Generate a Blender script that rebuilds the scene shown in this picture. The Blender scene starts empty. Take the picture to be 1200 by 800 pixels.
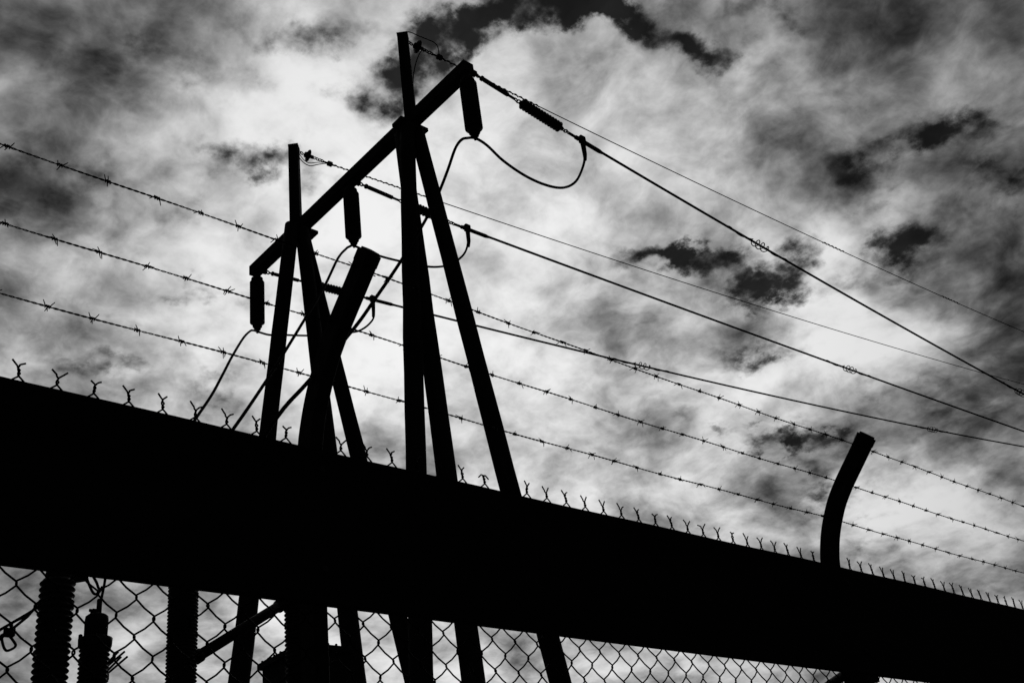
import bpy, math, random
from mathutils import Vector, Matrix

random.seed(7)
scene = bpy.context.scene
COL = scene.collection
R = math.radians

# ------------------------------------------------------------------ camera
# World: X runs along the fence, Y away from it into the substation, Z up (metres).
PITCH, ROLL, HEAD = R(30.15), R(-8.087), R(44.67)
cam_data = bpy.data.cameras.new('camera')
cam_data.sensor_width = 36.0
cam_data.lens = 38.607
cam_data.clip_start = 0.05
cam_data.clip_end = 8000.0
cam = bpy.data.objects.new('camera', cam_data)
COL.objects.link(cam)
_h = Vector((math.cos(HEAD), math.sin(HEAD), 0)); _up = Vector((0, 0, 1)); _r = _h.cross(_up)
_fw = _h * math.cos(PITCH) + _up * math.sin(PITCH)
_u0 = _r.cross(_fw)
_R = _r * math.cos(ROLL) + _u0 * math.sin(ROLL)
_U = -_r * math.sin(ROLL) + _u0 * math.cos(ROLL)
_m = Matrix((_R, _U, -_fw)).transposed().to_4x4()
_m.translation = Vector((0, 0, 1.55))
cam.matrix_world = _m
scene.camera = cam

# ------------------------------------------------------------------ exposure
vs = scene.view_settings
vs.view_transform = 'Standard'
vs.look = 'None'
vs.gamma = 1.0
vs.exposure = 0.0
vs.use_curve_mapping = False

# ------------------------------------------------------------------ sun, hidden behind the clouds
SUN_AZ, SUN_EL = R(47.97), R(28.7)
sun_dir = Vector((math.cos(SUN_AZ) * math.cos(SUN_EL), math.sin(SUN_AZ) * math.cos(SUN_EL), math.sin(SUN_EL)))
sd = bpy.data.lights.new('sun', 'SUN')
sd.energy = 0.5
sd.angle = R(14)
sd.color = (1.0, 1.0, 1.0)
sun = bpy.data.objects.new('sun', sd)
sun.rotation_euler = (-sun_dir).to_track_quat('-Z', 'Y').to_euler()
sun.location = (0, 0, 60)
COL.objects.link(sun)

# ------------------------------------------------------------------ sky: broken cloud over a dark (red-filtered) clear sky
# each cloud: azimuth, elevation, half length, half height (degrees), tilt, strength
CLOUD_TONES = [
    (69.33, 44.99, 7.18, 2.98, 178, -0.14), (63.49, 44.34, 3.57, 1.15, -173, -0.12), (73.67, 37.97, 4.04, 2.01, 175, -0.22), (73.5, 33.72, 1.84, 1.62, 172, 0.08),
    (62.73, 47.2, 4.39, 1.39, 174, -0.1), (72.51, 41.57, 2.24, 1.19, 169, -0.05), (15.15, 38.07, 8.63, 4.29, -152, -0.17), (25.25, 40.74, 6.22, 3.24, -149, -0.14),
    (16.53, 26.52, 4.52, 3.35, 161, -0.27), (21.53, 21.67, 5.38, 2.04, -175, -0.22), (22.5, 28.77, 3.17, 1.47, -176, -0.16), (34.09, 32.7, 5.22, 1.97, -166, -0.16),
    (34.7, 28.53, 5.22, 1.98, -157, -0.16), (31.0, 26.6, 2.97, 0.96, -166, -0.12), (21.12, 14.85, 2.5, 1.79, -143, -0.2), (25.53, 34.62, 2.89, 1.69, -161, -0.12),
    (17.81, 33.61, 4.24, 2.01, -150, -0.06), (29.34, 20.24, 2.87, 2.11, -166, -0.14), (36.44, 29.77, 2.63, 1.33, -168, -0.08), (69.27, 29.98, 4.66, 1.65, -174, -0.02),
    (35.89, 19.84, 3.01, 1.06, 176, -0.09), (33.94, 23.88, 4.71, 1.74, -157, -0.1), (36.78, 42.97, 2.58, 1.68, -167, -0.08), (26.48, 15.33, 4.61, 1.23, -154, -0.12),
    (54.9, 43.54, 4.65, 3.35, -179, 0.18), (62.56, 41.1, 5.36, 2.48, 166, 0.12), (42.49, 41.65, 6.11, 2.99, -171, 0.08), (41.14, 37.3, 6.61, 3.5, -170, 0.08),
    (34.08, 36.51, 3.9, 2.6, -166, 0.1), (23.79, 36.99, 2.44, 1.04, -159, 0.1), (20.65, 32.18, 2.94, 1.45, 165, 0.2), (25.55, 28.34, 3.27, 1.92, -162, 0.16),
    (48.92, 29.26, 7.54, 5.33, -174, 0.1), (25.24, 25.14, 3.63, 2.12, -163, 0.16), (41.72, 23.91, 6.18, 2.64, -171, 0.1), (25.2, 19.24, 3.92, 1.86, -165, 0.16),
    (52.6, 33.98, 6.57, 3.96, -176, 0.08), (25.39, 26.74, 8.2, 0.76, 168, 0.07), (64.93, 35.29, 5.67, 2.96, 176, 0.08), (68.55, 32.12, 5.87, 2.08, -174, 0.08),
    (24.67, 15.74, 4.52, 2.04, -150, 0.08), (58.39, 31.97, 5.12, 3.49, -179, 0.08),
]
DARK_SCUD = [
    (50.98, 43.35, 1.37, 1.1, -176, 1.5), (49.0, 44.68, 1.29, 1.09, 146, 1.1), (46.45, 46.0, 1.53, 1.25, 148, 1.6), (43.17, 46.69, 1.96, 0.9, 170, 1.8),
    (38.75, 46.71, 2.38, 0.65, -168, 1.7), (34.97, 45.75, 1.87, 0.61, -156, 1.3), (31.97, 44.3, 2.04, 0.65, -136, 1.2), (29.44, 42.43, 1.19, 0.57, -137, 1.4),
    (23.09, 42.39, 1.53, 1.04, -157, 0.62), (26.27, 43.5, 0.99, 1.13, -159, 0.45), (21.57, 39.59, 0.88, 0.52, -157, 0.5), (25.34, 40.55, 2.47, 1.02, -159, 0.3),
    (61.57, 40.18, 2.14, 0.67, -178, 1.0), (58.74, 39.91, 1.09, 0.55, -176, 0.6), (54.69, 46.35, 1.6, 0.61, 169, 0.95), (56.13, 39.23, 1.2, 0.86, -179, 0.5),
    (17.22, 34.36, 2.28, 0.64, -157, 1.2), (18.92, 34.68, 0.97, 0.63, -126, 0.6), (15.45, 31.28, 1.89, 0.75, -139, 1.4), (22.29, 34.29, 1.47, 0.77, -138, 1.25),
    (20.64, 33.96, 0.71, 0.37, -158, 0.5), (21.12, 35.23, 0.79, 0.37, -157, 0.4), (20.83, 29.97, 1.34, 1.07, -148, 1.4), (21.47, 30.54, 0.79, 0.58, -159, 0.6),
    (24.23, 29.3, 1.7, 0.51, -177, 0.55), (35.84, 33.14, 2.62, 0.53, -177, 1.0), (33.48, 32.97, 1.73, 0.44, -166, 0.8), (31.88, 32.66, 1.72, 0.48, -160, 0.95),
    (30.77, 31.19, 1.37, 0.86, -144, 1.4), (27.08, 30.61, 1.26, 0.85, 146, 1.7), (29.04, 30.04, 1.26, 0.52, -164, 1.1), (30.44, 29.94, 0.87, 0.6, -114, 0.85),
    (30.42, 29.03, 1.45, 0.35, -144, 0.6), (30.18, 33.39, 0.51, 1.3, -164, 0.4), (30.68, 26.84, 1.78, 0.43, -170, 1.0), (30.81, 22.77, 1.84, 0.43, -166, 2.2),
    (29.7, 20.24, 2.04, 1.07, 149, 0.95), (29.01, 19.08, 1.14, 0.55, -166, 0.62), (22.47, 23.03, 2.56, 0.62, -157, 0.85), (28.2, 16.64, 1.28, 0.37, -172, 0.5),
    (69.46, 29.64, 1.94, 0.49, -171, 0.8), (67.44, 29.67, 1.04, 0.33, -157, 0.5), (61.53, 28.44, 1.26, 0.68, 144, 0.9), (62.88, 33.45, 1.07, 0.39, -177, 0.8),
    (35.46, 24.99, 0.69, 0.44, -168, 0.5), (71.56, 38.25, 3.0, 1.06, -178, 0.62), (73.78, 37.15, 2.21, 1.2, 170, 0.5), (72.31, 40.19, 1.12, 0.4, 170, 0.4),
    (74.48, 40.07, 1.46, 0.55, 168, 0.4), (64.79, 37.49, 1.39, 0.5, 165, 0.5), (67.14, 44.96, 2.31, 0.72, -178, 0.62), (71.91, 44.45, 2.24, 0.62, 168, 0.42),
    (62.65, 44.39, 2.4, 0.66, -175, 0.5), (60.66, 46.92, 1.98, 0.82, -164, 0.5), (69.25, 44.33, 0.89, 0.49, -147, 0.45), (35.83, 45.99, 1.27, 0.57, -166, 0.6),
    (65.8, 33.34, 1.61, 0.38, 166, 0.4), (37.23, 29.69, 1.49, 0.62, -168, 0.42), (15.5, 33.37, 0.97, 0.48, -154, 0.5), (18.0, 31.02, 0.86, 0.4, -136, 0.3),
    (25.88, 13.96, 2.26, 0.41, -151, 0.3), (44.8, 23.01, 1.77, 0.44, -172, 0.2),
]

world = bpy.data.worlds.new('World')
scene.world = world
world.use_nodes = True
nt = world.node_tree
nt.nodes.clear()
L = nt.links


def node(t, **kw):
    n = nt.nodes.new(t)
    for k, v in kw.items():
        setattr(n, k, v)
    return n


def math_(op, a, b=None, c=None, clamp=False):
    n = node('ShaderNodeMath', operation=op, use_clamp=clamp)
    for i, v in enumerate((a, b, c)):
        if v is None:
            continue
        if isinstance(v, (int, float)):
            n.inputs[i].default_value = v
        else:
            L.new(v, n.inputs[i])
    return n.outputs[0]


def vmath(op, a, b=None, out=0):
    n = node('ShaderNodeVectorMath', operation=op)
    for i, v in enumerate((a, b)):
        if v is None:
            continue
        if isinstance(v, (tuple, list, Vector)):
            n.inputs[i].default_value = tuple(v)
        else:
            L.new(v, n.inputs[i])
    return n.outputs[out]


def vscale(a, s):
    n = node('ShaderNodeVectorMath', operation='SCALE')
    L.new(a, n.inputs[0])
    n.inputs['Scale'].default_value = s
    return n.outputs[0]


def noise(vec, scale, detail, rough, dist=0.0, color=False, lac=2.0):
    n = node('ShaderNodeTexNoise', noise_dimensions='2D')
    L.new(vec, n.inputs['Vector'])
    n.inputs['Scale'].default_value = scale
    n.inputs['Detail'].default_value = detail
    n.inputs['Roughness'].default_value = rough
    n.inputs['Lacunarity'].default_value = lac
    n.inputs['Distortion'].default_value = dist
    return n.outputs['Color'] if color else n.outputs['Fac']


def smooth(v, lo, hi, o0=0.0, o1=1.0):
    n = node('ShaderNodeMapRange', interpolation_type='SMOOTHSTEP')
    L.new(v, n.inputs['Value'])
    n.inputs['From Min'].default_value = lo
    n.inputs['From Max'].default_value = hi
    n.inputs['To Min'].default_value = o0
    n.inputs['To Max'].default_value = o1
    return n.outputs['Result']


tc = node('ShaderNodeTexCoord')
D = vmath('NORMALIZE', tc.outputs['Generated'])
sep = node('ShaderNodeSeparateXYZ')
L.new(D, sep.inputs[0])
# cloud deck seen from below: layers flatten towards the horizon
den = math_('ADD', math_('MAXIMUM', sep.outputs['Z'], 0.0), 0.32)
comb = node('ShaderNodeCombineXYZ')
L.new(math_('DIVIDE', sep.outputs['X'], den), comb.inputs[0])
L.new(math_('DIVIDE', sep.outputs['Y'], den), comb.inputs[1])
P = comb.outputs[0]


def warped(vec, src, scale, detail, amp, rough=0.55):
    c = noise(src, scale, detail, rough, color=True)
    c = vmath('SUBTRACT', c, (0.5, 0.5, 0.5))
    return vmath('ADD', vec, vscale(c, amp))


P1 = warped(P, P, 1.7, 3.0, 0.30)
D_soft = warped(D, P1, 5.0, 6.0, 0.13, 0.6)
D_rag = warped(warped(D, P, 7.0, 2.0, 0.030), P, 24.0, 6.0, 0.050, 0.60)


def cloud_sum(vec, table, grow):
    total = None
    for az, el, ha, hb, tilt, amp in table:
        a, e, t = R(az), R(el), R(tilt)
        c = Vector((math.cos(a) * math.cos(e), math.sin(a) * math.cos(e), math.sin(e)))
        hz = Vector((0, 0, 1)).cross(c).normalized()
        vt = c.cross(hz)
        e1 = hz * math.cos(t) + vt * math.sin(t)
        e2 = c.cross(e1)
        da = vmath('DOT_PRODUCT', vec, e1 / (R(ha) * grow), out=1)
        db = vmath('DOT_PRODUCT', vec, e2 / (R(hb) * grow), out=1)
        cx = node('ShaderNodeCombineXYZ')
        L.new(da, cx.inputs[0])
        L.new(db, cx.inputs[1])
        g = node('ShaderNodeTexGradient', gradient_type='SPHERICAL')
        L.new(cx.outputs[0], g.inputs[0])
        v = math_('MULTIPLY_ADD', g.outputs['Fac'], amp, total if total is not None else 0.0)
        total = v
    # the tables hold clouds of one half of the sky only
    return math_('MULTIPLY', total, smooth(vmath('DOT_PRODUCT', D, tuple(sun_dir), out=1), 0.1, 0.4))


soft_sum = cloud_sum(D_soft, CLOUD_TONES, 1.9)
rag_raw = cloud_sum(D_rag, DARK_SCUD, 1.95)
rag_sum = math_('SUBTRACT', 1.0, math_('EXPONENT', math_('MULTIPLY', rag_raw, -1.2)))

fb_big = noise(P1, 2.6, 4.0, 0.5)
fb_mid = noise(warped(P, P, 6.0, 3.0, 0.10), 7.0, 9.0, 0.56)
fb_fine = noise(warped(P, P, 20.0, 3.0, 0.03), 26.0, 7.0, 0.55)
ridge = math_('SUBTRACT', 0.22, math_('ABSOLUTE', math_('SUBTRACT', noise(warped(P, P, 9.0, 3.0, 0.06), 10.0, 7.0, 0.58), 0.5)))
tone = math_('ADD', soft_sum, 0.67)
tone = math_('MULTIPLY_ADD', ridge, 0.45, tone)
tone = math_('SUBTRACT', tone, 0.05)
tone = math_('MULTIPLY_ADD', math_('SUBTRACT', fb_big, 0.5), 0.45, tone)
tone = math_('MULTIPLY_ADD', math_('SUBTRACT', fb_mid, 0.5), 0.95, tone)
tone = math_('MULTIPLY_ADD', math_('SUBTRACT', fb_fine, 0.5), 0.22, tone)
tone = smooth(tone, 0.03, 1.03, 0.08, 0.95)
cloud_lin = math_('POWER', tone, 2.2)

# ragged openings with dark sky in them
open_n = math_('ADD', math_('MULTIPLY', noise(P, 11.0, 4.0, 0.55), 0.45), math_('MULTIPLY', noise(P, 30.0, 7.0, 0.55), 0.55))
wild = math_('MULTIPLY', smooth(noise(P, 4.1, 4.0, 0.5), 0.60, 0.78), 0.22)
open_n = math_('SUBTRACT', open_n, 0.5)
opening = math_('ADD', math_('MULTIPLY_ADD', open_n, 1.85, rag_sum), wild)
depth = smooth(math_('MULTIPLY_ADD', open_n, 3.4, rag_raw), 0.0, 1.55, 0.45, 1.0)
gap = math_('MULTIPLY', math_('MULTIPLY', smooth(opening, 0.10, 0.92), depth), 0.98)

sky = node('ShaderNodeTexSky', sky_type='NISHITA')
sky.sun_disc = False
sky.sun_elevation = SUN_EL
sky.sun_rotation = R(90) - SUN_AZ
sep_sky = node('ShaderNodeSeparateColor')
L.new(sky.outputs[0], sep_sky.inputs[0])
clear = math_('MINIMUM', math_('MULTIPLY', sep_sky.outputs[0], 0.05), 0.006)     # red filter: clear sky goes near black

# forward scattering: the deck is brightest round the hidden sun and dims away from it
cosang = vmath('DOT_PRODUCT', D, tuple(sun_dir), out=1)
ang = math_('ARCCOSINE', math_('MINIMUM', cosang, 0.9999))
glow = math_('MULTIPLY_ADD', math_('EXPONENT', math_('MULTIPLY', math_('POWER', math_('DIVIDE', ang, 0.66), 3.0), -1.0)), 0.97, 0.03)
cloud_lit = math_('MULTIPLY', cloud_lin, glow)
mixn = node('ShaderNodeMix', data_type='FLOAT')
L.new(gap, mixn.inputs[0])
L.new(cloud_lit, mixn.inputs[2])
L.new(clear, mixn.inputs[3])
bg = node('ShaderNodeBackground')
L.new(mixn.outputs[0], bg.inputs['Color'])
bg.inputs['Strength'].default_value = 1.0
wo = node('ShaderNodeOutputWorld')
L.new(bg.outputs[0], wo.inputs[0])
scene.cycles.max_bounces = 3
scene.cycles.use_adaptive_sampling = True
scene.cycles.adaptive_threshold = 0.015
scene.cycles.adaptive_min_samples = 12
world.cycles.sampling_method = 'MANUAL'
world.cycles.sample_map_resolution = 256


# ------------------------------------------------------------------ materials (black-and-white photograph: greys only)
def material(name, base, var, scale, rough, metal=0.0, bump=0.0, stretch=(1, 1, 1), spec=0.25):
    m = bpy.data.materials.new(name)
    m.use_nodes = True
    t = m.node_tree
    b = t.nodes['Principled BSDF']
    co = t.nodes.new('ShaderNodeTexCoord')
    mp = t.nodes.new('ShaderNodeMapping')
    mp.inputs['Scale'].default_value = stretch
    n = t.nodes.new('ShaderNodeTexNoise')
    n.inputs['Scale'].default_value = scale
    n.inputs['Detail'].default_value = 6
    r = t.nodes.new('ShaderNodeValToRGB')
    r.color_ramp.elements[0].position = 0.3
    r.color_ramp.elements[1].position = 0.72
    a, c = base - var, base + var
    r.color_ramp.elements[0].color = (a, a, a, 1)
    r.color_ramp.elements[1].color = (c, c, c, 1)
    t.links.new(co.outputs['Object'], mp.inputs[0])
    t.links.new(mp.outputs[0], n.inputs['Vector'])
    t.links.new(n.outputs['Fac'], r.inputs[0])
    t.links.new(r.outputs[0], b.inputs['Base Color'])
    b.inputs['Roughness'].default_value = rough
    b.inputs['Metallic'].default_value = metal
    b.inputs['Specular IOR Level'].default_value = spec
    if bump:
        bp = t.nodes.new('ShaderNodeBump')
        bp.inputs['Strength'].default_value = bump
        bp.inputs['Distance'].default_value = 0.01
        t.links.new(n.outputs['Fac'], bp.inputs['Height'])
        t.links.new(bp.outputs[0], b.inputs['Normal'])
    return m


M_WOOD = material('creosoted_wood', 0.030, 0.010, 9, 0.9, bump=0.5, stretch=(1, 1, 0.08), spec=0.1)
M_STEEL = material('dark_steel', 0.030, 0.010, 25, 0.75, bump=0.15, spec=0.12)  # near-black grey steel with slight random variation
M_WIRE = material('silhouette_wire', 0.014, 0.004, 60, 0.9, spec=0.04)  # galvanised wire; backlit silhouette darkness is put into its base colour
M_CABLE = material('blackened_cable', 0.014, 0.004, 40, 0.9, spec=0.04)
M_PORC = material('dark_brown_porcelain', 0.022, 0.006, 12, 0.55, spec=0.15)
M_PAINT = material('black_painted_board', 0.018, 0.005, 6, 0.85, bump=0.2, stretch=(0.2, 1, 1), spec=0.1)
M_POST = material('dark_fence_post', 0.026, 0.008, 30, 0.85, bump=0.2, spec=0.1)
M_GROUND = material('dark_cinder_gravel', 0.045, 0.020, 3.0, 0.95, bump=0.8, spec=0.1)
M_CONC = material('old_concrete', 0.20, 0.05, 8, 0.95, bump=0.4, spec=0.2)


# ------------------------------------------------------------------ mesh helpers
class MB:
    def __init__(self):
        self.v = []
        self.f = []
        self.smooth = []

    def add(self, vs_, fs_, sm=False):
        o = len(self.v)
        self.v += [tuple(p) for p in vs_]
        self.f += [tuple(i + o for i in f) for f in fs_]
        self.smooth += [sm] * len(fs_)

    def box(self, x0, x1, y0, y1, z0, z1):
        p = [(x, y, z) for z in (z0, z1) for y in (y0, y1) for x in (x0, x1)]
        self.add(p, [(0, 2, 3, 1), (4, 5, 7, 6), (0, 1, 5, 4), (1, 3, 7, 5), (3, 2, 6, 7), (2, 0, 4, 6)])

    def bar(self, a, b, w, h, side=(0, 0, 1)):
        """rectangular bar from a to b"""
        a, b = Vector(a), Vector(b)
        d = (b - a).normalized()
        s = d.cross(Vector(side)).normalized()
        u = s.cross(d)
        p = []
        for q in (a, b):
            for i, j in ((-1, -1), (1, -1), (1, 1), (-1, 1)):
                p.append(q + s * (i * w / 2) + u * (j * h / 2))
        self.add(p, [(0, 3, 2, 1), (4, 5, 6, 7), (0, 1, 5, 4), (1, 2, 6, 5), (2, 3, 7, 6), (3, 0, 4, 7)])

    def tube(self, pts, rad, n=8, cap=True, sm=True):
        pts = [Vector(p) for p in pts]
        k = len(pts)
        if isinstance(rad, (int, float)):
            rad = [rad] * k
        vs_, fs_ = [], []
        t0 = (pts[1] - pts[0]).normalized()
        ref = Vector((0, 0, 1)) if abs(t0.z) < 0.9 else Vector((1, 0, 0))
        s = t0.cross(ref).normalized()
        for i, p in enumerate(pts):
            t = (pts[min(i + 1, k - 1)] - pts[max(i - 1, 0)])
            t = t.normalized() if t.length > 1e-9 else t0
            s = (s - t * s.dot(t)).normalized()
            u = t.cross(s)
            for j in range(n):
                a = 2 * math.pi * j / n
                vs_.append(p + (s * math.cos(a) + u * math.sin(a)) * rad[i])
        for i in range(k - 1):
            for j in range(n):
                a, b = i * n + j, i * n + (j + 1) % n
                fs_.append((a, b, b + n, a + n))
        if cap:
            fs_.append(tuple(range(n - 1, -1, -1)))
            fs_.append(tuple((k - 1) * n + j for j in range(n)))
        self.add(vs_, fs_, sm)

    def lathe(self, prof, a, axis=(0, 0, 1), n=20):
        """profile of (radius, distance) revolved about axis from point a"""
        a, ax = Vector(a), Vector(axis).normalized()
        ref = Vector((0, 0, 1)) if abs(ax.z) < 0.9 else Vector((1, 0, 0))
        s = ax.cross(ref).normalized()
        u = ax.cross(s)
        vs_, fs_ = [], []
        for r, d in prof:
            for j in range(n):
                t = 2 * math.pi * j / n
                vs_.append(a + ax * d + (s * math.cos(t) + u * math.sin(t)) * max(r, 1e-4))
        for i in range(len(prof) - 1):
            for j in range(n):
                p, q = i * n + j, i * n + (j + 1) % n
                fs_.append((p, q, q + n, p + n))
        fs_.append(tuple(range(n - 1, -1, -1)))
        fs_.append(tuple((len(prof) - 1) * n + j for j in range(n)))
        self.add(vs_, fs_, True)

    def torus(self, c, axis, R0, r0, n=16, m=6):
        c, ax = Vector(c), Vector(axis).normalized()
        ref = Vector((0, 0, 1)) if abs(ax.z) < 0.9 else Vector((1, 0, 0))
        s = ax.cross(ref).normalized()
        u = ax.cross(s)
        self.tube([c + (s * math.cos(2 * math.pi * i / n) + u * math.sin(2 * math.pi * i / n)) * R0 for i in range(n + 1)], r0, m, cap=False)

    def mesh(self, name, mat):
        me = bpy.data.meshes.new(name)
        me.from_pydata(self.v, [], self.f)
        me.polygons.foreach_set('use_smooth', self.smooth)
        me.materials.append(mat)
        me.update()
        return me

    def build(self, name, mat, parent=None):
        return link(name, self.mesh(name, mat), parent)


def link(name, me, parent=None):
    o = bpy.data.objects.new(name, me)
    COL.objects.link(o)
    if parent is not None:
        o.parent = parent
        o.matrix_parent_inverse = Matrix.Identity(4)
    return o


def tag(o, label=None, cat=None, group=None, kind=None):
    if label: o['label'] = label
    if cat: o['category'] = cat
    if group: o['group'] = group
    if kind: o['kind'] = kind
    return o


def empty(name, loc, label, cat, group=None):
    o = bpy.data.objects.new(name, None)
    o.location = loc
    COL.objects.link(o)
    o.empty_display_size = 0.1
    return tag(o, label, cat, group)


def copy_tree(o, parent=None):
    c = o.copy()
    COL.objects.link(c)
    c.parent = parent
    for ch in list(o.children):
        copy_tree(ch, c)
    return c


def smooth_path(pts, sub=6):
    """Catmull-Rom through the points"""
    p = [Vector(q) for q in pts]
    p = [p[0] * 2 - p[1]] + p + [p[-1] * 2 - p[-2]]
    out = []
    for i in range(1, len(p) - 2):
        for k in range(sub):
            t = k / sub
            a, b, c, d = p[i - 1], p[i], p[i + 1], p[i + 2]
            out.append(0.5 * ((2 * b) + (c - a) * t + (2 * a - 5 * b + 4 * c - d) * t * t + (3 * b - a - 3 * c + d) * t ** 3))
    out.append(p[-2])
    return out


def rel(pts, o):
    return [Vector(p) - Vector(o) for p in pts]


# ------------------------------------------------------------------ ground
mb = MB()
N = 48
mb.add([(0, 0, 0)] + [(3000 * math.cos(2 * math.pi * i / N), 3000 * math.sin(2 * math.pi * i / N), 0) for i in range(N)],
       [(0, 1 + i, 1 + (i + 1) % N) for i in range(N)])
tag(mb.build('ground', M_GROUND), 'dark cinder gravel ground of the substation yard', kind='structure')

# ------------------------------------------------------------------ chain link fence
FY = 2.3215                       # plane of the wire mesh
fence = empty('chain_link_fence', (1.545, FY, 0), 'tall chain-link fence with a black board band and three barbed wires', 'fence')
F0 = Vector(fence.location)

# posts with outward-bent arms
ARM = [(0.022, 0.0), (0.022, 1.4), (0.022, 2.4), (0.020, 2.80), (0.012, 2.895), (-0.006, 2.96), (-0.030, 3.02), (-0.060, 3.075), (-0.094, 3.127), (-0.132, 3.171), (-0.172, 3.211), (-0.246, 3.279), (-0.311, 3.340)]
arm_path = [(0, y, z) for y, z in ARM]


def flat_sweep(m, path, wx, wy, ch):
    """chamfered rectangular section swept along a path in the YZ plane"""
    path = [Vector(p) for p in path]
    sec = [(-wx / 2, -wy / 2 + ch), (-wx / 2 + ch, -wy / 2), (wx / 2 - ch, -wy / 2), (wx / 2, -wy / 2 + ch),
           (wx / 2, wy / 2 - ch), (wx / 2 - ch, wy / 2), (-wx / 2 + ch, wy / 2), (-wx / 2, wy / 2 - ch)]
    vs2, fs2 = [], []
    k = len(path)
    for i, p in enumerate(path):
        t = (path[min(i + 1, k - 1)] - path[max(i - 1, 0)]).normalized()
        nrm = Vector((0, t.z, -t.y))
        vs2 += [p + Vector((a_, 0, 0)) + nrm * b_ for a_, b_ in sec]
    for i in range(k - 1):
        for j in range(8):
            a_, b_ = i * 8 + j, i * 8 + (j + 1) % 8
            fs2.append((a_, b_, b_ + 8, a_ + 8))
    fs2 += [tuple(range(7, -1, -1)), tuple((k - 1) * 8 + j for j in range(8))]
    m.add(vs2, fs2)


arm_path = [tuple(v) for v in [Vector(arm_path[0]), Vector(arm_path[1])] + smooth_path(arm_path[2:], 3)]
mb = MB(); flat_sweep(mb, arm_path, 0.042, 0.075, 0.006); post_mesh = mb.mesh('post', M_POST)
_d = (Vector(arm_path[-1]) - Vector(arm_path[-2])).normalized()
_e = Vector(arm_path[-1])
mb = MB(); flat_sweep(mb, [_e - _d * 0.028, _e + _d * 0.006, _e + _d * 0.0061], 0.047, 0.081, 0.010)
flat_sweep(mb, [_e + _d * 0.0062, _e + _d * 0.014], 0.034, 0.066, 0.008); cap_mesh = mb.mesh('post_cap', M_POST)
mb = MB(); mb.lathe([(0.16, 0.0), (0.16, 0.03), (0.14, 0.05)], (0, 0.022, 0), n=14); foot_mesh = mb.mesh('footing', M_CONC)
POSTS = [-0.990, 1.520, 4.045, 6.570]
for x in POSTS:
    p = link('post', post_mesh, fence); p.location = (x - F0.x, 0, 0)
    link('post_cap', cap_mesh, p)
    link('footing', foot_mesh, p)
# raking strut under the board, on the bay before the second visible post
mb = MB()
mb.tube(rel([(4.05, FY + 0.075, 2.462), (3.86, FY + 0.075, 2.388), (2.30, FY + 0.075, 1.78), (1.62, FY + 0.075, 1.515)], F0), 0.019, 10)
mb.build('strut', M_POST, fence)
mb = MB()
mb.box(4.0 - F0.x, 4.105 - F0.x, -0.026, 0.068, 2.405, 2.47)
mb.build('strut_clamp', M_POST, fence)

# the solid board band that hides the upper mesh
mb = MB()
X0, X1 = -1.6, 10.0
n = 60
vs_, fs_ = [], []
for i in range(n + 1):
    x = X0 + (X1 - X0) * i / n
    wt = 2.8635 + 0.0035 * math.sin(x * 1.3 + 2.2) + 0.0012 * math.sin(x * 7.1)
    wb = 2.4335 + 0.0020 * math.sin(x * 1.1 + 0.6)
    for y, z in ((-0.034, wb), (-0.006, wb), (-0.006, wt), (-0.034, wt)):
        vs_.append((x - F0.x, y, z))
for i in range(n):
    for j in range(4):
        a, b = i * 4 + j, i * 4 + (j + 1) % 4
        fs_.append((a, a + 4, b + 4, b))
fs_ += [(0, 1, 2, 3), (n * 4 + 3, n * 4 + 2, n * 4 + 1, n * 4)]
mb.add(vs_, fs_)
band = mb.build('board_band', M_PAINT, fence)
band['label'] = 'wide solid black board running along the top of the wire mesh'
bolt = MB(); bolt.lathe([(0.011, 0), (0.011, 0.006), (0.007, 0.010)], (0, 0, 0), (0, -1, 0), 8); bolt_mesh = bolt.mesh('bolt', M_STEEL)
for x in POSTS:
    for z in (2.52, 2.80):
        b = link('bolt', bolt_mesh, band); b.location = (x - F0.x, -0.034, z)

# chain link: every bent wire is a piece of its own
PITCH_X, PITCH_Z = 0.0883, 0.0905
HALF = PITCH_X / 2
WR = 0.0024


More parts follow.
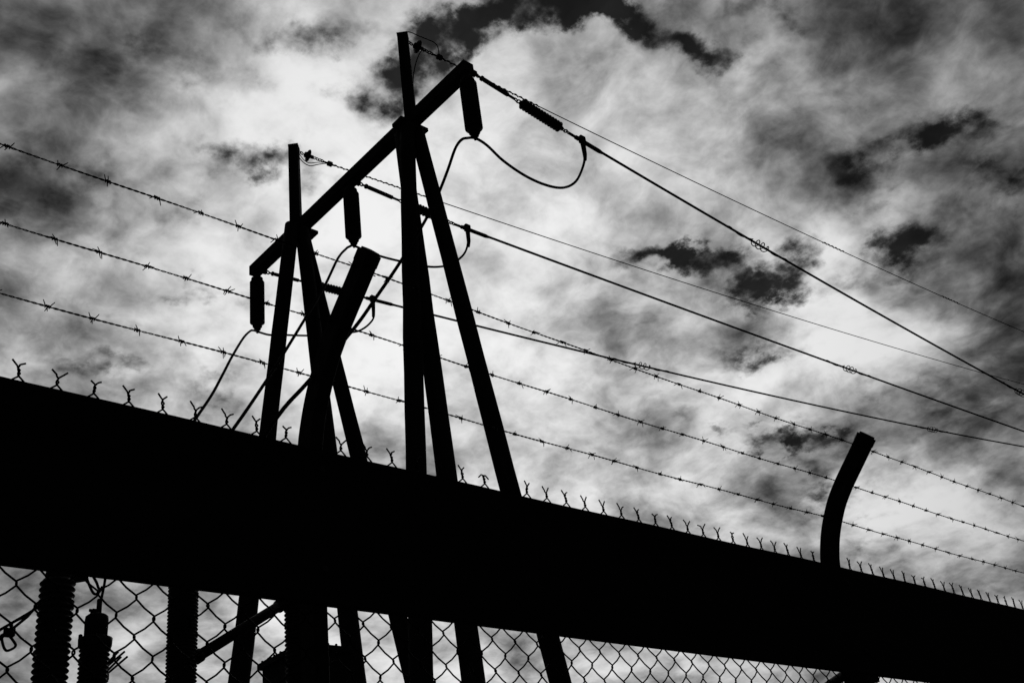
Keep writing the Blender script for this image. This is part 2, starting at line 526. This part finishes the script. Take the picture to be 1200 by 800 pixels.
def link_wire(side, seed, bent=False):
    """one zigzag wire between an even knot line (x=0) and an odd one (x=side*HALF), twisted tip on top"""
    rnd = random.Random(seed)
    o = 0.0016
    y = 0.0023
    pts = []
    # twisted, splayed tip
    top = 2.891
    turns = 1.5
    ph = 0.0 if side > 0 else math.pi
    hgt = 0.029 + rnd.uniform(-0.002, 0.003)
    ax, az = rnd.uniform(0.009, 0.016), rnd.uniform(0.006, 0.015)
    lean = rnd.uniform(-0.007, 0.008)
    rough = random.Random(seed // 10 + 500)
    yaw = rough.uniform(-0.4, 0.4)
    tw = []
    for i in range(19):
        t = i / 18
        a = ph + t * turns * 2 * math.pi
        r = 0.0022
        tw.append((lean * t * t + r * math.cos(a), r * math.sin(a), top + hgt * t))
    e = Vector(tw[-1])
    s = 1 if math.cos(ph + turns * 2 * math.pi) > 0 else -1
    cy_, sy_ = math.cos(yaw), math.sin(yaw)
    tip = [e + Vector((s * 0.004 * cy_, s * 0.004 * sy_, 0.0035)), e + Vector((s * ax * cy_, s * ax * sy_, az))]
    if bent:
        tip = [e + Vector((s * 0.006, 0, 0.001)), e + Vector((s * 0.018, 0, -0.010))]
    pts += [tip[1], tip[0]] + [Vector(q) for q in reversed(tw)]
    # down the mesh
    z = 2.857
    even = False
    ysign = 1
    cnt = 0
    while z > 0.06:
        x = 0.0 if even else side * HALF
        out = -side * o if even else side * o
        j = rnd.uniform(-0.0012, 0.0012)
        # slightly bowed run into the bend, then the hook
        prev = pts[-1]
        tgt = Vector((x + out * 0.2, ysign * y, z + 0.0052))
        mid = (prev + tgt) / 2 + Vector((side * (0.0022 if even else -0.0022), 0, -0.0014))
        mid.y = ysign * y
        pts += [mid, tgt, Vector((x + out + j, 0, z + 0.0018)), Vector((x + out + j, 0, z - 0.0018)), Vector((x + out * 0.2, -ysign * y, z - 0.0052))]
        ysign = -ysign
        even = not even
        z -= PITCH_Z / 2
        cnt += 1
    m = MB()
    m.tube(pts, WR, 5)
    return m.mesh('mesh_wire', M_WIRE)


variants = {(s, k): link_wire(s, 10 * k + (s > 0)) for s in (1, -1) for k in range(14)}
bent_pair = {s: link_wire(s, 99, True) for s in (1, -1)}
k0, k1 = -11, 78
for k in range(k0, k1):
    xe = 0.7295 + PITCH_X * k
    var = random.randrange(14)
    for s in (1, -1):
        me = bent_pair[s] if k == 16 else variants[(s, var)]
        w = link('mesh_wire', me, fence)
        w.location = (xe - F0.x, 0, 0)

# three strands of barbed wire on the arms
STR = [('top', -0.2765, 3.312, 0.565, 0.1152), ('middle', -0.1515, 3.197, 0.607, 0.1142), ('lowest', -0.0595, 3.069, 0.64, 0.1148)]


def barb_mesh(seed):
    rnd = random.Random(seed)
    m = MB()
    for q, off in ((0, -0.0035), (1, 0.0035)):
        a0 = rnd.uniform(0, 6.28)
        coil = []
        for i in range(13):
            t = i / 12
            a = a0 + t * 2 * math.pi * 1.4
            coil.append((off + (t - 0.5) * 0.007, 0.0036 * math.cos(a), 0.0036 * math.sin(a)))
        def spike(p, a, sx):
            l = rnd.uniform(0.009, 0.0135)
            return Vector(p) + Vector((sx * l * 0.45, l * math.cos(a), l * math.sin(a)))
        a_s = a0 - 0.9
        a_e = a0 + 2 * math.pi * 1.4 + 0.9
        path = [spike(coil[0], a_s, -1)] + coil + [spike(coil[-1], a_e, 1)]
        rad = [0.0010] + [0.0015] * len(coil) + [0.0010]
        m.tube(path, rad, 5)
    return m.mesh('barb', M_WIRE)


barbs = [barb_mesh(s) for s in range(8)]
for nm, y, z, xb, sp in STR:
    w = MB()
    xa, xz = -1.2, 9.0
    def sag(x):
        i = (x - POSTS[1]) / 2.505
        f = i - math.floor(i)
        return -0.010 * 4 * f * (1 - f) + 0.0015 * math.sin(x * 9.0 + y * 50)
    step = 0.0045
    cnt = int((xz - xa) / step)
    for ph in (0, math.pi):
        path = []
        for i in range(cnt + 1):
            x = xa + i * step
            a = ph + x * 2 * math.pi / 0.034
            path.append((x - F0.x, y + 0.0014 * math.cos(a), z + sag(x) + 0.0014 * math.sin(a)))
        w.tube(path, 0.00135, 4)
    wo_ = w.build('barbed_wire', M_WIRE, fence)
    wo_['label'] = nm + ' strand of barbed wire'
    x = xb - sp * 8
    while x < 7.6:
        b = link('barb', random.choice(barbs), wo_)
        xx = x + random.uniform(-0.006, 0.006)
        b.location = (xx - F0.x, y, z + sag(xx))
        b.rotation_euler = (random.uniform(0, 6.28), 0, random.choice((0, math.pi)))
        x += sp

clip = MB()
clip.torus((0, 0, 0), (1, 0, 0), 0.0062, 0.0018, 10, 5)
clip.tube([(0, 0.004, -0.005), (0.004, 0.0, -0.016), (0.007, -0.003, -0.026)], 0.0016, 5)
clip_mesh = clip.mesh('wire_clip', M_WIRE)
for nm, y, z, xb, sp in STR:
    for x in POSTS:
        for dx in (-0.026, 0.026):
            c_ = link('wire_clip', clip_mesh, fence)
            c_.location = (x + dx - F0.x, y, z)
            c_.rotation_euler = (random.uniform(-0.5, 0.5), 0, 0 if dx > 0 else math.pi)

# ------------------------------------------------------------------ line gantry
GX = 7.25
gantry = empty('line_gantry', (GX, 9.83, 0), 'dark timber gantry with splayed legs, crossbeam and two tall peaks', 'gantry')
G0 = Vector(gantry.location)
BZ = 11.565                       # crossbeam centre
mb = MB()
mb.bar(rel([(GX, 7.24, BZ)], G0)[0], rel([(GX, 12.56, BZ)], G0)[0], 0.160, 0.168)
mb.build('crossbeam', M_WOOD, gantry)
LEGS = [  # top, foot
    ((7.155, 8.44, 11.42), (6.385, 8.44, 0)), ((7.20, 8.62, 11.42), (7.20, 8.118, 0)), ((7.29, 8.42, 11.42), (9.245, 8.42, 0)),
    ((7.013, 11.06, 11.42), (5.577, 11.06, 0)), ((7.20, 11.084, 11.42), (7.20, 9.746, 0)), ((7.174, 11.06, 11.42), (9.715, 11.06, 0))]
for a, b in LEGS:
    a, b = Vector(a), Vector(b)
    mb = MB()
    tt = [k / 24 for k in range(25)]
    pts = [a + (b - a) * t + Vector((random.uniform(-1, 1), random.uniform(-1, 1), 0)) * 0.004 * min(1, 4 * t) for t in tt]
    rads = [(0.100 + 0.032 * t) * random.uniform(0.982, 1.018) for t in tt]
    mb.tube(rel(pts, G0), rads, 18)
    mb.build('leg', M_WOOD, gantry)
for (px, py), zt in (((7.235, 8.44), 13.13), ((7.185, 11.22), 13.10)):
    mb = MB()
    mb.tube(rel([(px, py, 11.36), (px, py, 12.3), (px, py, zt)], G0), [0.112, 0.108, 0.102], 4, sm=False)
    pk = mb.build('peak_pole', M_WOOD, gantry)
    mb = MB()
    mb.tube([Vector((px, py, zt + q)) - G0 for q in (-0.04, 0.004, 0.005, 0.055)], [0.107, 0.107, 0.110, 0.012], 4, sm=False)
    mb.build('peak_cap', M_STEEL, pk)
# bearing plates between the legs and the beam
for y in (8.46, 11.14):
    mb = MB()
    mb.box(7.00 - G0.x, 7.45 - G0.x, y - 0.10 - G0.y, y + 0.10 - G0.y, 11.425, 11.476)
    mb.build('bearing_plate', M_STEEL, gantry)
    for dx in (-0.17, 0.15):
        mb = MB()
        mb.lathe([(0.022, 0), (0.022, 0.05), (0.012, 0.06)], Vector((GX + dx, y, 11.476)) - G0, n=6)
        mb.build('bolt', M_STEEL, gantry)

# ------------------------------------------------------------------ hanging insulators under the crossbeam
PHASES = [7.30, 9.90, 12.46]
hang = empty('hanging_insulator', (GX, PHASES[0], 10.40), '', 'insulator')
prof = [(0.045, 0.10)]
nsh = 23
z0, z1 = 0.125, 0.875
for i in range(nsh):
    za = z0 + (z1 - z0) * i / nsh
    dz = (z1 - z0) / nsh
    k = 1.0
    prof += [(0.098 * k, za + dz * 0.10), (0.112 * k, za + dz * 0.30), (0.112 * k, za + dz * 0.45), (0.094 * k, za + dz * 0.9)]
prof += [(0.08, z1 + 0.02)]
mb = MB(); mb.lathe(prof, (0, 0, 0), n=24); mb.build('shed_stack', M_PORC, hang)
mb = MB(); mb.lathe([(0.03, 0.0), (0.05, 0.01), (0.055, 0.05), (0.072, 0.06), (0.072, 0.09), (0.085, 0.125)], (0, 0, 0), n=16); mb.lathe([(0.018, -0.05), (0.018, 0.0)], (0, 0, 0), n=8); mb.build('lower_fitting', M_STEEL, hang)
mb = MB(); mb.lathe([(0.09, 0.89), (0.09, 0.93), (0.06, 0.95), (0.05, 1.032)], (0, 0, 0), n=16); mb.build('upper_fitting', M_STEEL, hang)
HL = ['ribbed insulator hanging from the beam end closest to the fence', 'ribbed insulator hanging from the crossbeam between the two gantry peaks', 'ribbed insulator hanging from the crossbeam end farthest from the fence']
hang['group'] = 'insulators hanging from the gantry beam'
for i, y in enumerate(PHASES):
    h = hang if i == 0 else copy_tree(hang)
    h.location = (GX, y, 10.45)
    h['label'] = HL[i]

# ------------------------------------------------------------------ strain insulators and line conductors
# each conductor: start y, direction off the fence line, z = a d^2 + b d + c with d measured from the beam
COND = [(7.30, 1.0, 0.00156, -0.0589, 11.525, [13.4, 22.6]), (9.90, -2.0, 0.00047, 0.00508, 11.468, [19.3]), (12.46, -4.0, 0.00138, 0.02535, 11.548, [15.6, 26.1])]
STARTZ = [11.575, 11.575, 11.560]


def cond_pt(i, x):
    y0, ang_, a, b, c, _ = COND[i]
    d = x - GX
    return Vector((x, y0 + d * math.tan(R(ang_)), a * d * d + b * d + c))


SL = 1.74                          # length of a strain set
strain = empty('strain_insulator', (0, 0, 0), '', 'insulator')
mb = MB(); mb.box(-0.02, 0.07, -0.03, 0.03, -0.03, 0.03); mb.torus((0.09, 0, 0), (0, 1, 0), 0.028, 0.011); mb.build('beam_bracket', M_STEEL, strain)
mb = MB()
mb.tube([(0.11, 0, 0), (0.20, 0, 0), (0.21, 0, 0), (0.62, 0, 0), (0.63, 0, 0), (0.74, 0, 0)], [0.016, 0.016, 0.030, 0.030, 0.018, 0.018], 10)
mb.lathe([(0.036, 0), (0.036, 0.03)], (0.16, 0, 0), (1, 0, 0), 8)
mb.build('turnbuckle', M_STEEL, strain)
mb = MB(); mb.torus((0.765, 0, 0), (0, 1, 0), 0.026, 0.010); mb.torus((0.81, 0, 0), (0, 0, 1), 0.026, 0.010); mb.build('shackle', M_STEEL, strain)
prof = [(0.03, 0.0)]
nsh = 14
for i in range(nsh):
    xa = 0.03 + i * 0.0510
    big = 0.074
    prof += [(0.042, xa), (big, xa + 0.014), (big, xa + 0.022), (0.042, xa + 0.040)]
prof += [(0.035, 0.03 + nsh * 0.0510), (0.03, 0.03 + nsh * 0.0510 + 0.03)]
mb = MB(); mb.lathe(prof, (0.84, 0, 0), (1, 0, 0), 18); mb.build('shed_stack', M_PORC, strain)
mb = MB(); mb.torus((1.635, 0, 0), (0, 1, 0), 0.024, 0.010); mb.torus((1.68, 0, 0), (0, 0, 1), 0.024, 0.010); mb.torus((1.72, 0, 0), (0, 1, 0), 0.022, 0.010); mb.build('shackle', M_STEEL, strain)
strain['group'] = 'strain insulators between the beam and the conductors'
SLB = ['ribbed strain insulator pulling from the beam end closest to the fence', 'ribbed strain insulator pulling from the middle of the crossbeam', 'ribbed strain insulator pulling from the crossbeam end farthest from the fence']
for i in range(3):
    s = strain if i == 0 else copy_tree(strain)
    a = Vector((GX + 0.095, PHASES[i], STARTZ[i]))
    b = cond_pt(i, GX + 0.09 + SL + 0.02)
    q = (b - a).to_track_quat('X', 'Z')
    s.rotation_mode = 'QUATERNION'
    s.rotation_quaternion = q
    s.location = a
    s['label'] = SLB[i]
    # the conductor itself
    start = a + (b - a).normalized() * (SL + 0.0)
    pts = [start] + [cond_pt(i, GX + 1.95 + (40.0 - GX - 1.85) * t / 70) for t in range(71)]
    c = empty('conductor', start, ['thick line conductor descending from the beam end closest to the fence', 'line conductor running from the middle of the crossbeam between the two peaks', 'line conductor leaving the crossbeam end farthest from the fence'][i], 'wire', 'line conductors')
    mb = MB()
    mb.tube(rel(pts, start), 0.0185, 8)
    mb.build('cable', M_CABLE, c)
    mb = MB()
    dr = (pts[1] - pts[0]).normalized()
    mb.tube([Vector((0, 0, 0)), dr * 0.12, dr * 0.13, dr * 0.60, dr * 0.66], [0.020, 0.020, 0.030, 0.030, 0.020], 10)
    mb.build('dead_end_clamp', M_STEEL, c)
    # spiral bird diverters gripped round the cable
    for xd in COND[i][5]:
        p = cond_pt(i, xd)
        t = (cond_pt(i, xd + 0.2) - p).normalized()
        sd_ = t.cross(Vector((0, 0, 1))).normalized()
        up = sd_.cross(t)
        path = []
        turn = 0.0
        for k in range(220):
            u = k / 219
            core = math.exp(-((u - 0.5) / 0.16) ** 6)
            rr = 0.020 + 0.044 * core
            turn += 2 * math.pi * (3.4 if core < 0.5 else 10.0) / 219
            w_ = u - 0.5
            xo = w_ * 1.25 if abs(w_) < 0.17 else math.copysign(0.2125 + (abs(w_) - 0.17) * 1.9, w_)
            path.append(p - start + t * xo + (sd_ * math.cos(turn) + up * math.sin(turn)) * rr)
        mb = MB(); mb.tube(path, 0.0085, 5); mb.build('bird_diverter', M_CABLE, c)

# ------------------------------------------------------------------ jumper cables: clamp, loop, round the hanging insulator, down to the yard
JUMP = [
    [(9.34, 7.335, 11.36), (9.32, 7.33, 11.14), (9.24, 7.33, 10.91), (9.03, 7.33, 10.56), (8.74, 7.32, 10.32), (8.41, 7.32, 10.22), (8.04, 7.31, 10.20), (7.69, 7.31, 10.28), (7.43, 7.30, 10.40), (7.25, 7.30, 10.425),
     (7.10, 7.28, 10.34), (6.97, 7.25, 10.23), (6.82, 7.22, 10.0), (6.62, 7.18, 9.55), (6.38, 7.13, 9.05), (6.13, 7.08, 8.59), (5.67, 6.99, 7.83), (5.27, 6.91, 7.22), (4.96, 6.85, 6.76), (4.39, 6.74, 6.01), (4.05, 6.67, 5.57), (3.55, 6.57, 4.75), (3.27, 6.51, 4.22), (3.226, 6.5, 4.07)],
    [(9.33, 9.83, 11.45), (9.30, 9.83, 11.20), (9.19, 9.83, 10.96), (8.95, 9.84, 10.71), (8.74, 9.85, 10.59), (8.47, 9.86, 10.50), (8.02, 9.87, 10.43), (7.72, 9.88, 10.40), (7.46, 9.89, 10.40), (7.25, 9.90, 10.425),
     (7.08, 9.78, 10.27), (6.95, 9.67, 10.12), (6.67, 9.47, 9.74), (6.22, 9.13, 8.97), (5.64, 8.70, 8.07), (5.18, 8.37, 7.36), (4.79, 8.07, 6.78), (4.23, 7.66, 5.97), (3.50, 7.12, 4.98), (2.95, 6.71, 4.30), (2.74, 6.54, 4.13), (2.70, 6.50, 4.10)],
    [(9.34, 12.32, 11.57), (9.34, 12.32, 11.29), (9.23, 12.33, 11.10), (9.06, 12.34, 10.94), (8.89, 12.35, 10.85), (8.55, 12.38, 10.71), (8.05, 12.41, 10.57), (7.66, 12.44, 10.48), (7.44, 12.45, 10.42), (7.25, 12.46, 10.425),
     (7.04, 12.20, 10.24), (6.85, 11.97, 10.05), (6.49, 11.53, 9.59), (5.97, 10.89, 8.82), (5.63, 10.46, 8.29), (5.20, 9.93, 7.62), (4.72, 9.35, 6.94), (3.90, 8.34, 5.78), (3.05, 7.29, 4.70), (2.55, 6.67, 4.16), (2.43, 6.52, 4.06), (2.42, 6.5, 4.05)],
]
JL = ['jumper cable looping under the beam end closest to the fence and down into the yard', 'jumper cable rounding the middle hanging insulator and sloping down behind the bent fence post', 'jumper cable rounding the insulator at the beam end farthest from the fence']
for i, pl in enumerate(JUMP):
    o = empty('jumper_cable', pl[0], JL[i], 'cable', 'jumper cables')
    mb = MB(); mb.tube(rel(smooth_path(pl, 5), pl[0]), 0.0165 if i else 0.0175, 8); mb.build('cable', M_CABLE, o)
    top = cond_pt(i, pl[0][0])
    mb = MB()
    mb.box(-0.045, 0.045, -0.03, 0.03, top.z - pl[0][2] - 0.035, top.z - pl[0][2] + 0.075)
    mb.tube([(0, 0, top.z - pl[0][2] - 0.03), (0, 0, -0.06), (-0.005, 0, -0.20), (-0.02, 0, -0.30)], [0.036, 0.034, 0.030, 0.022], 10)
    mb.build('clamp', M_STEEL, o)

# ------------------------------------------------------------------ shield wires from the peaks
SH = [((7.30, 8.44, 13.06), -2.0, 0.00185, -0.01475, 13.07, 'thin shield wire from the top of the gantry peak nearer the fence'),
      ((7.25, 11.22, 13.04), -4.0, 0.00149, 0.01146, 13.015, 'thin shield wire from the top of the gantry peak farther from the fence')]
for i, (a, an, qa, qb, qc, lab) in enumerate(SH):
    a = Vector(a)

    def sp_(x):
        d = x - GX
        return Vector((x, a.y + d * math.tan(R(an)), qa * d * d + qb * d + qc))
    o = empty('shield_wire', a, lab, 'wire', 'shield wires')
    pts = [sp_(7.85 + (40 - 7.85) * t / 70) for t in range(71)]
    mb = MB(); mb.tube(rel(pts, a), 0.0085, 6); mb.build('cable', M_CABLE, o)
    # wrapped grip along the first metres
    path = []
    for k in range(260):
        x = 7.85 + 1.9 * k / 259
        an_ = 2 * math.pi * (x / 0.105)
        c = sp_(x) - a
        path.append(c + Vector((0, math.cos(an_), math.sin(an_))) * 0.013)
    mb = MB(); mb.tube(path, 0.007, 4); mb.build('wrapped_grip', M_CABLE, o)
    for xg in ((17.0, 21.4) if i == 0 else ()):
        path = []
        for k in range(60):
            x = xg + 0.7 * k / 59
            an_ = 2 * math.pi * (x / 0.12)
            path.append(sp_(x) - a + Vector((0, math.cos(an_), math.sin(an_))) * 0.014)
        mb = MB(); mb.tube(path, 0.008, 4); mb.build('splice', M_CABLE, o)
    e = sp_(7.85) - a
    d = e.normalized()
    # chain, disc insulator, shackles, clamp
    mb = MB()
    for k, t in enumerate((0.03, 0.075)):
        mb.torus(d * t, (0, 1, 0) if k % 2 else (0, 0, 1), 0.024, 0.009, 12, 5)
    for k, t in enumerate((0.30, 0.345, 0.39, 0.435)):
        mb.torus(d * t, (0, 1, 0) if k % 2 else (0, 0, 1), 0.024, 0.009, 12, 5)
    mb.build('shackle', M_STEEL, o)
    mb = MB(); mb.lathe([(0.03, 0.0), (0.045, 0.01), (0.05, 0.045), (0.095, 0.06), (0.10, 0.068), (0.06, 0.078), (0.03, 0.085), (0.03, 0.15)], d * 0.12, d, 18); mb.build('disc_insulator', M_PORC, o)
    mb = MB()
    mb.tube([d * 0.44, d * 0.52, d * 0.53, d * 0.60, d * 0.61, d * 0.66], [0.014, 0.014, 0.042, 0.042, 0.016, 0.012], 8)
    mb.build('clamp', M_STEEL, o)
    mb = MB()
    if i == 0:
        mb.tube(rel(smooth_path([(7.26, 8.44, 13.17), (7.32, 8.44, 13.26), (7.40, 8.44, 13.30), (7.52, 8.44, 13.31), (7.72, 8.44, 13.34), (7.83, 8.44, 13.345), (7.88, 8.44, 13.28), (7.885, 8.44, 13.10)]), a), 0.0075, 6)
        mb.tube(rel(smooth_path([(7.62, 8.44, 13.08), (7.55, 8.44, 13.02), (7.46, 8.44, 12.82), (7.38, 8.44, 12.55), (7.33, 8.44, 12.25), (7.325, 8.44, 12.0)]), a), 0.0075, 6)
    else:
        mb.tube(rel(smooth_path([(7.26, 11.2, 12.92), (7.32, 11.2, 12.86), (7.40, 11.2, 12.83), (7.48, 11.2, 12.845), (7.62, 11.2, 12.94), (7.76, 11.19, 13.015), (7.88, 11.18, 13.04)]), a), 0.0075, 6)
        mb.tube(rel(smooth_path([(7.26, 11.2, 13.00), (7.34, 11.2, 12.91), (7.44, 11.2, 12.885), (7.58, 11.2, 12.96), (7.72, 11.19, 13.02)]), a), 0.006, 6)
    mb.build('bond_wire', M_CABLE, o)

# ------------------------------------------------------------------ yard apparatus behind the fence
YR = 6.5


def pedestal(o, r, ztop):
    mb = MB()
    mb.tube([(0, 0, 0.06), (0, 0, ztop)], r, 14)
    mb.build('pedestal', M_STEEL, o)
    mb = MB()
    mb.box(-0.2, 0.2, -0.2, 0.2, 0, 0.06)
    mb.build('base_plate', M_CONC, o)


def ribbed(r_in, r_a, r_b, z0, z1, pitch):
    prof = [(r_in, z0)]
    nn = int(round((z1 - z0) / pitch))
    pt = (z1 - z0) / nn
    for k in range(nn):
        za = z0 + k * pt
        rr = r_a if k % 2 == 0 else r_b
        prof += [(r_in, za + pt * 0.05), (rr - 0.004, za + pt * 0.28), (rr, za + pt * 0.42), (rr - 0.004, za + pt * 0.56), (r_in, za + pt * 0.95)]
    prof.append((r_in, z1))
    return prof


COLS = [(2.410, 'coarse ribbed insulator column on a steel pedestal beside the capped surge arrester', 0.087, 0.104, 0.104, 0.0375, 3.99),
        (3.226, 'fine ribbed insulator column at the lower end of the slanting pipe', 0.088, 0.098, 0.098, 0.0235, 4.06),
        (4.085, 'ribbed insulator column behind the fence post in front of the tank', 0.080, 0.094, 0.094, 0.0300, 4.06)]
for x, lab, ri, ra, rb, pt, zt in COLS:
    o = empty('post_insulator', (x, YR, 0), lab, 'insulator', 'insulator columns behind the fence')
    pedestal(o, 0.075, 2.52)
    mb = MB(); mb.lathe([(0.12, 2.52), (0.12, 2.56), (0.095, 2.60)], (0, 0, 0), n=16); mb.build('flange', M_STEEL, o)
    mb = MB(); mb.lathe(ribbed(ri, ra, rb, 2.60, zt, pt), (0, 0, 0), n=26); mb.build('shed_stack', M_PORC, o)
    mb = MB(); mb.lathe([(ri * 0.86, zt), (ri * 0.86, zt + 0.05), (0.03, zt + 0.06), (0.03, zt + 0.10)], (0, 0, 0), n=16); mb.build('terminal_cap', M_STEEL, o)
    if x < 3:
        mb = MB(); mb.bar((0.02, 0, zt + 0.002), (0.17, 0, zt + 0.045), 0.05, 0.045); mb.build('terminal_lug', M_STEEL, o)

# surge arrester
o = empty('surge_arrester', (2.664, YR, 0), 'capped surge arrester with a stud on top beside the coarse ribbed column', 'arrester')
pedestal(o, 0.06, 2.52)
mb = MB(); mb.lathe(ribbed(0.078, 0.090, 0.090, 2.52, 3.60, 0.0265), (0, 0, 0), n=24); mb.build('shed_stack', M_PORC, o)
mb = MB(); mb.lathe([(0.085, 3.60), (0.098, 3.61), (0.100, 3.655), (0.070, 3.668)], (0, 0, 0), n=18); mb.build('flange', M_STEEL, o)
mb = MB(); mb.lathe([(0.068, 3.655), (0.070, 3.77), (0.067, 3.792), (0.055, 3.802)], (0, 0, 0), n=18); mb.build('cap', M_STEEL, o)
mb = MB(); mb.lathe([(0.016, 3.80), (0.016, 3.90), (0.012, 3.905)], (0.010, 0, 0), n=10); mb.box(-0.036, 0.0, -0.02, 0.02, 3.80, 3.835); mb.lathe([(0.010, 0), (0.010, 0.04)], (-0.05, 0, 3.828), (1, 0, 0), 8); mb.build('terminal_stud', M_STEEL, o)
for dx in (-0.092, 0.088):
    mb = MB(); mb.lathe([(0.012, 3.60), (0.012, 3.672), (0.006, 3.676)], (dx, 0.0, 0), n=6); mb.build('bolt', M_STEEL, o)
# slack tail wire beside its top
mb = MB()
mb.tube(rel(smooth_path([(2.56, YR, 4.08), (2.60, YR, 3.99), (2.635, YR, 3.935), (2.665, YR, 3.945), (2.685, YR, 3.985)]), (2.664, YR, 0)), 0.0085, 6)
mb.tube(rel(smooth_path([(2.61, YR, 4.06), (2.645, YR, 4.01), (2.665, YR, 3.97), (2.69, YR, 3.98)]), (2.664, YR, 0)), 0.0085, 6)
mb.tube(rel(smooth_path([(2.70, YR, 4.11), (2.699, YR, 4.03), (2.692, YR, 3.965), (2.680, YR, 3.88)]), (2.664, YR, 0)), 0.0085, 6)
mb.build('tail_wire', M_CABLE, o)

# earthing contact with sprung fingers
o = empty('earthing_contact', (2.735, YR + 0.16, 0), 'earthing contact with four thin sprung fingers sticking up beside the surge arrester', 'contact')
pedestal(o, 0.045, 3.36)
mb = MB(); mb.lathe([(0.045, 3.36), (0.075, 3.38), (0.075, 3.42), (0.055, 3.44), (0.072, 3.46), (0.072, 3.49), (0.04, 3.52)], (0.02, 0, 0), n=14); mb.build('jaw', M_STEEL, o)
for k in range(4):
    mb = MB()
    off = Vector((0.020 * (k // 2) - 0.004, 0.03 * (k % 2), -0.030 * (k // 2) + 0.004 * (k % 2)))
    mb.tube([Vector((0.01, 0, 3.475)) + off, Vector((0.190 - 0.028 * (k % 2), 0, 3.645)) + off], 0.0075, 6)
    mb.build('finger', M_STEEL, o)

# open disconnector blade on the coarse column
o = empty('disconnector_blade', (2.33, YR, 3.85), 'slanting twin-bar disconnector blade with an open wire hook beside the coarse ribbed column', 'blade')
O0 = Vector(o.location)
for dz, dz2 in ((0.008, 0.0), (-0.036, 0.045)):
    mb = MB()
    mb.tube(rel([(1.55, YR, 3.185 + dz), (2.107, YR, 3.650 + dz * 1.3), (2.25, YR, 3.765 + dz * 0.4), (2.345, YR, 3.845 + dz2)], O0), 0.0085, 8)
    mb.build('bar', M_STEEL, o)
mb = MB()
mb.tube(rel(smooth_path([(2.118, YR, 3.635), (2.122, YR, 3.600), (2.138, YR, 3.558), (2.155, YR, 3.543), (2.178, YR, 3.552), (2.196, YR, 3.566), (2.200, YR, 3.582), (2.182, YR, 3.606), (2.158, YR, 3.632)], 3), O0), 0.0080, 6)
mb.build('hook', M_STEEL, o)
mb = MB(); mb.box(2.13 - O0.x, 2.185 - O0.x, -0.02, 0.02, 3.625 - O0.z, 3.67 - O0.z); mb.build('hinge', M_STEEL, o)

# slanting pipe between two columns
o = empty('slanting_pipe', (3.226, YR, 3.53), 'thick pipe slanting up from the fine ribbed column to the next column', 'pipe')
mb = MB(); mb.tube([(0.0, 0, 0.0), (0.86, 0, 0.565)], 0.036, 12); mb.build('pipe', M_STEEL, o)
for q in (0.105, 0.815):
    mb = MB(); mb.lathe([(0.045, 0), (0.045, 0.05)], Vector((0.86, 0, 0.565)) * q, Vector((0.86, 0, 0.565)), 12); mb.build('collar', M_STEEL, o)

# transformer tank
TX0, TX1, TY0, TY1 = 4.418, 4.93, 7.0, 7.63
o = empty('transformer', ((TX0 + TX1) / 2, (TY0 + TY1) / 2, 0), 'dark box-shaped transformer tank with bolted lid behind the ribbed columns', 'transformer')
hx, hy = (TX1 - TX0) / 2, (TY1 - TY0) / 2
mb = MB(); mb.box(-hx - 0.1, hx + 0.1, -hy - 0.1, hy + 0.1, 0, 0.3); mb.build('plinth', M_CONC, o)
mb = MB(); mb.box(-hx + 0.03, hx - 0.03, -hy + 0.03, hy - 0.03, 0.3, 3.89); mb.build('tank', M_STEEL, o)
mb = MB(); mb.box(-hx, hx, -hy, hy, 3.89, 3.935); mb.build('lid', M_STEEL, o)
for k in range(7):
    for sx, sy in ((0, -1), (-1, 0)):
        mb = MB()
        t = -0.85 + 1.7 * k / 6
        px, py = (t * hx, -hy + 0.02) if sy else (-hx + 0.02, t * hy)
        mb.lathe([(0.010, 3.935), (0.010, 3.950), (0.006, 3.954)], (px, py, 0), n=6)
        mb.build('bolt', M_STEEL, o)
for k in range(6):
    mb = MB(); t = -0.8 + 1.6 * k / 5
    mb.box(t * hx - 0.008, t * hx + 0.008, -hy - 0.10, -hy + 0.029, 0.7, 3.5); mb.build('cooling_fin', M_STEEL, o)
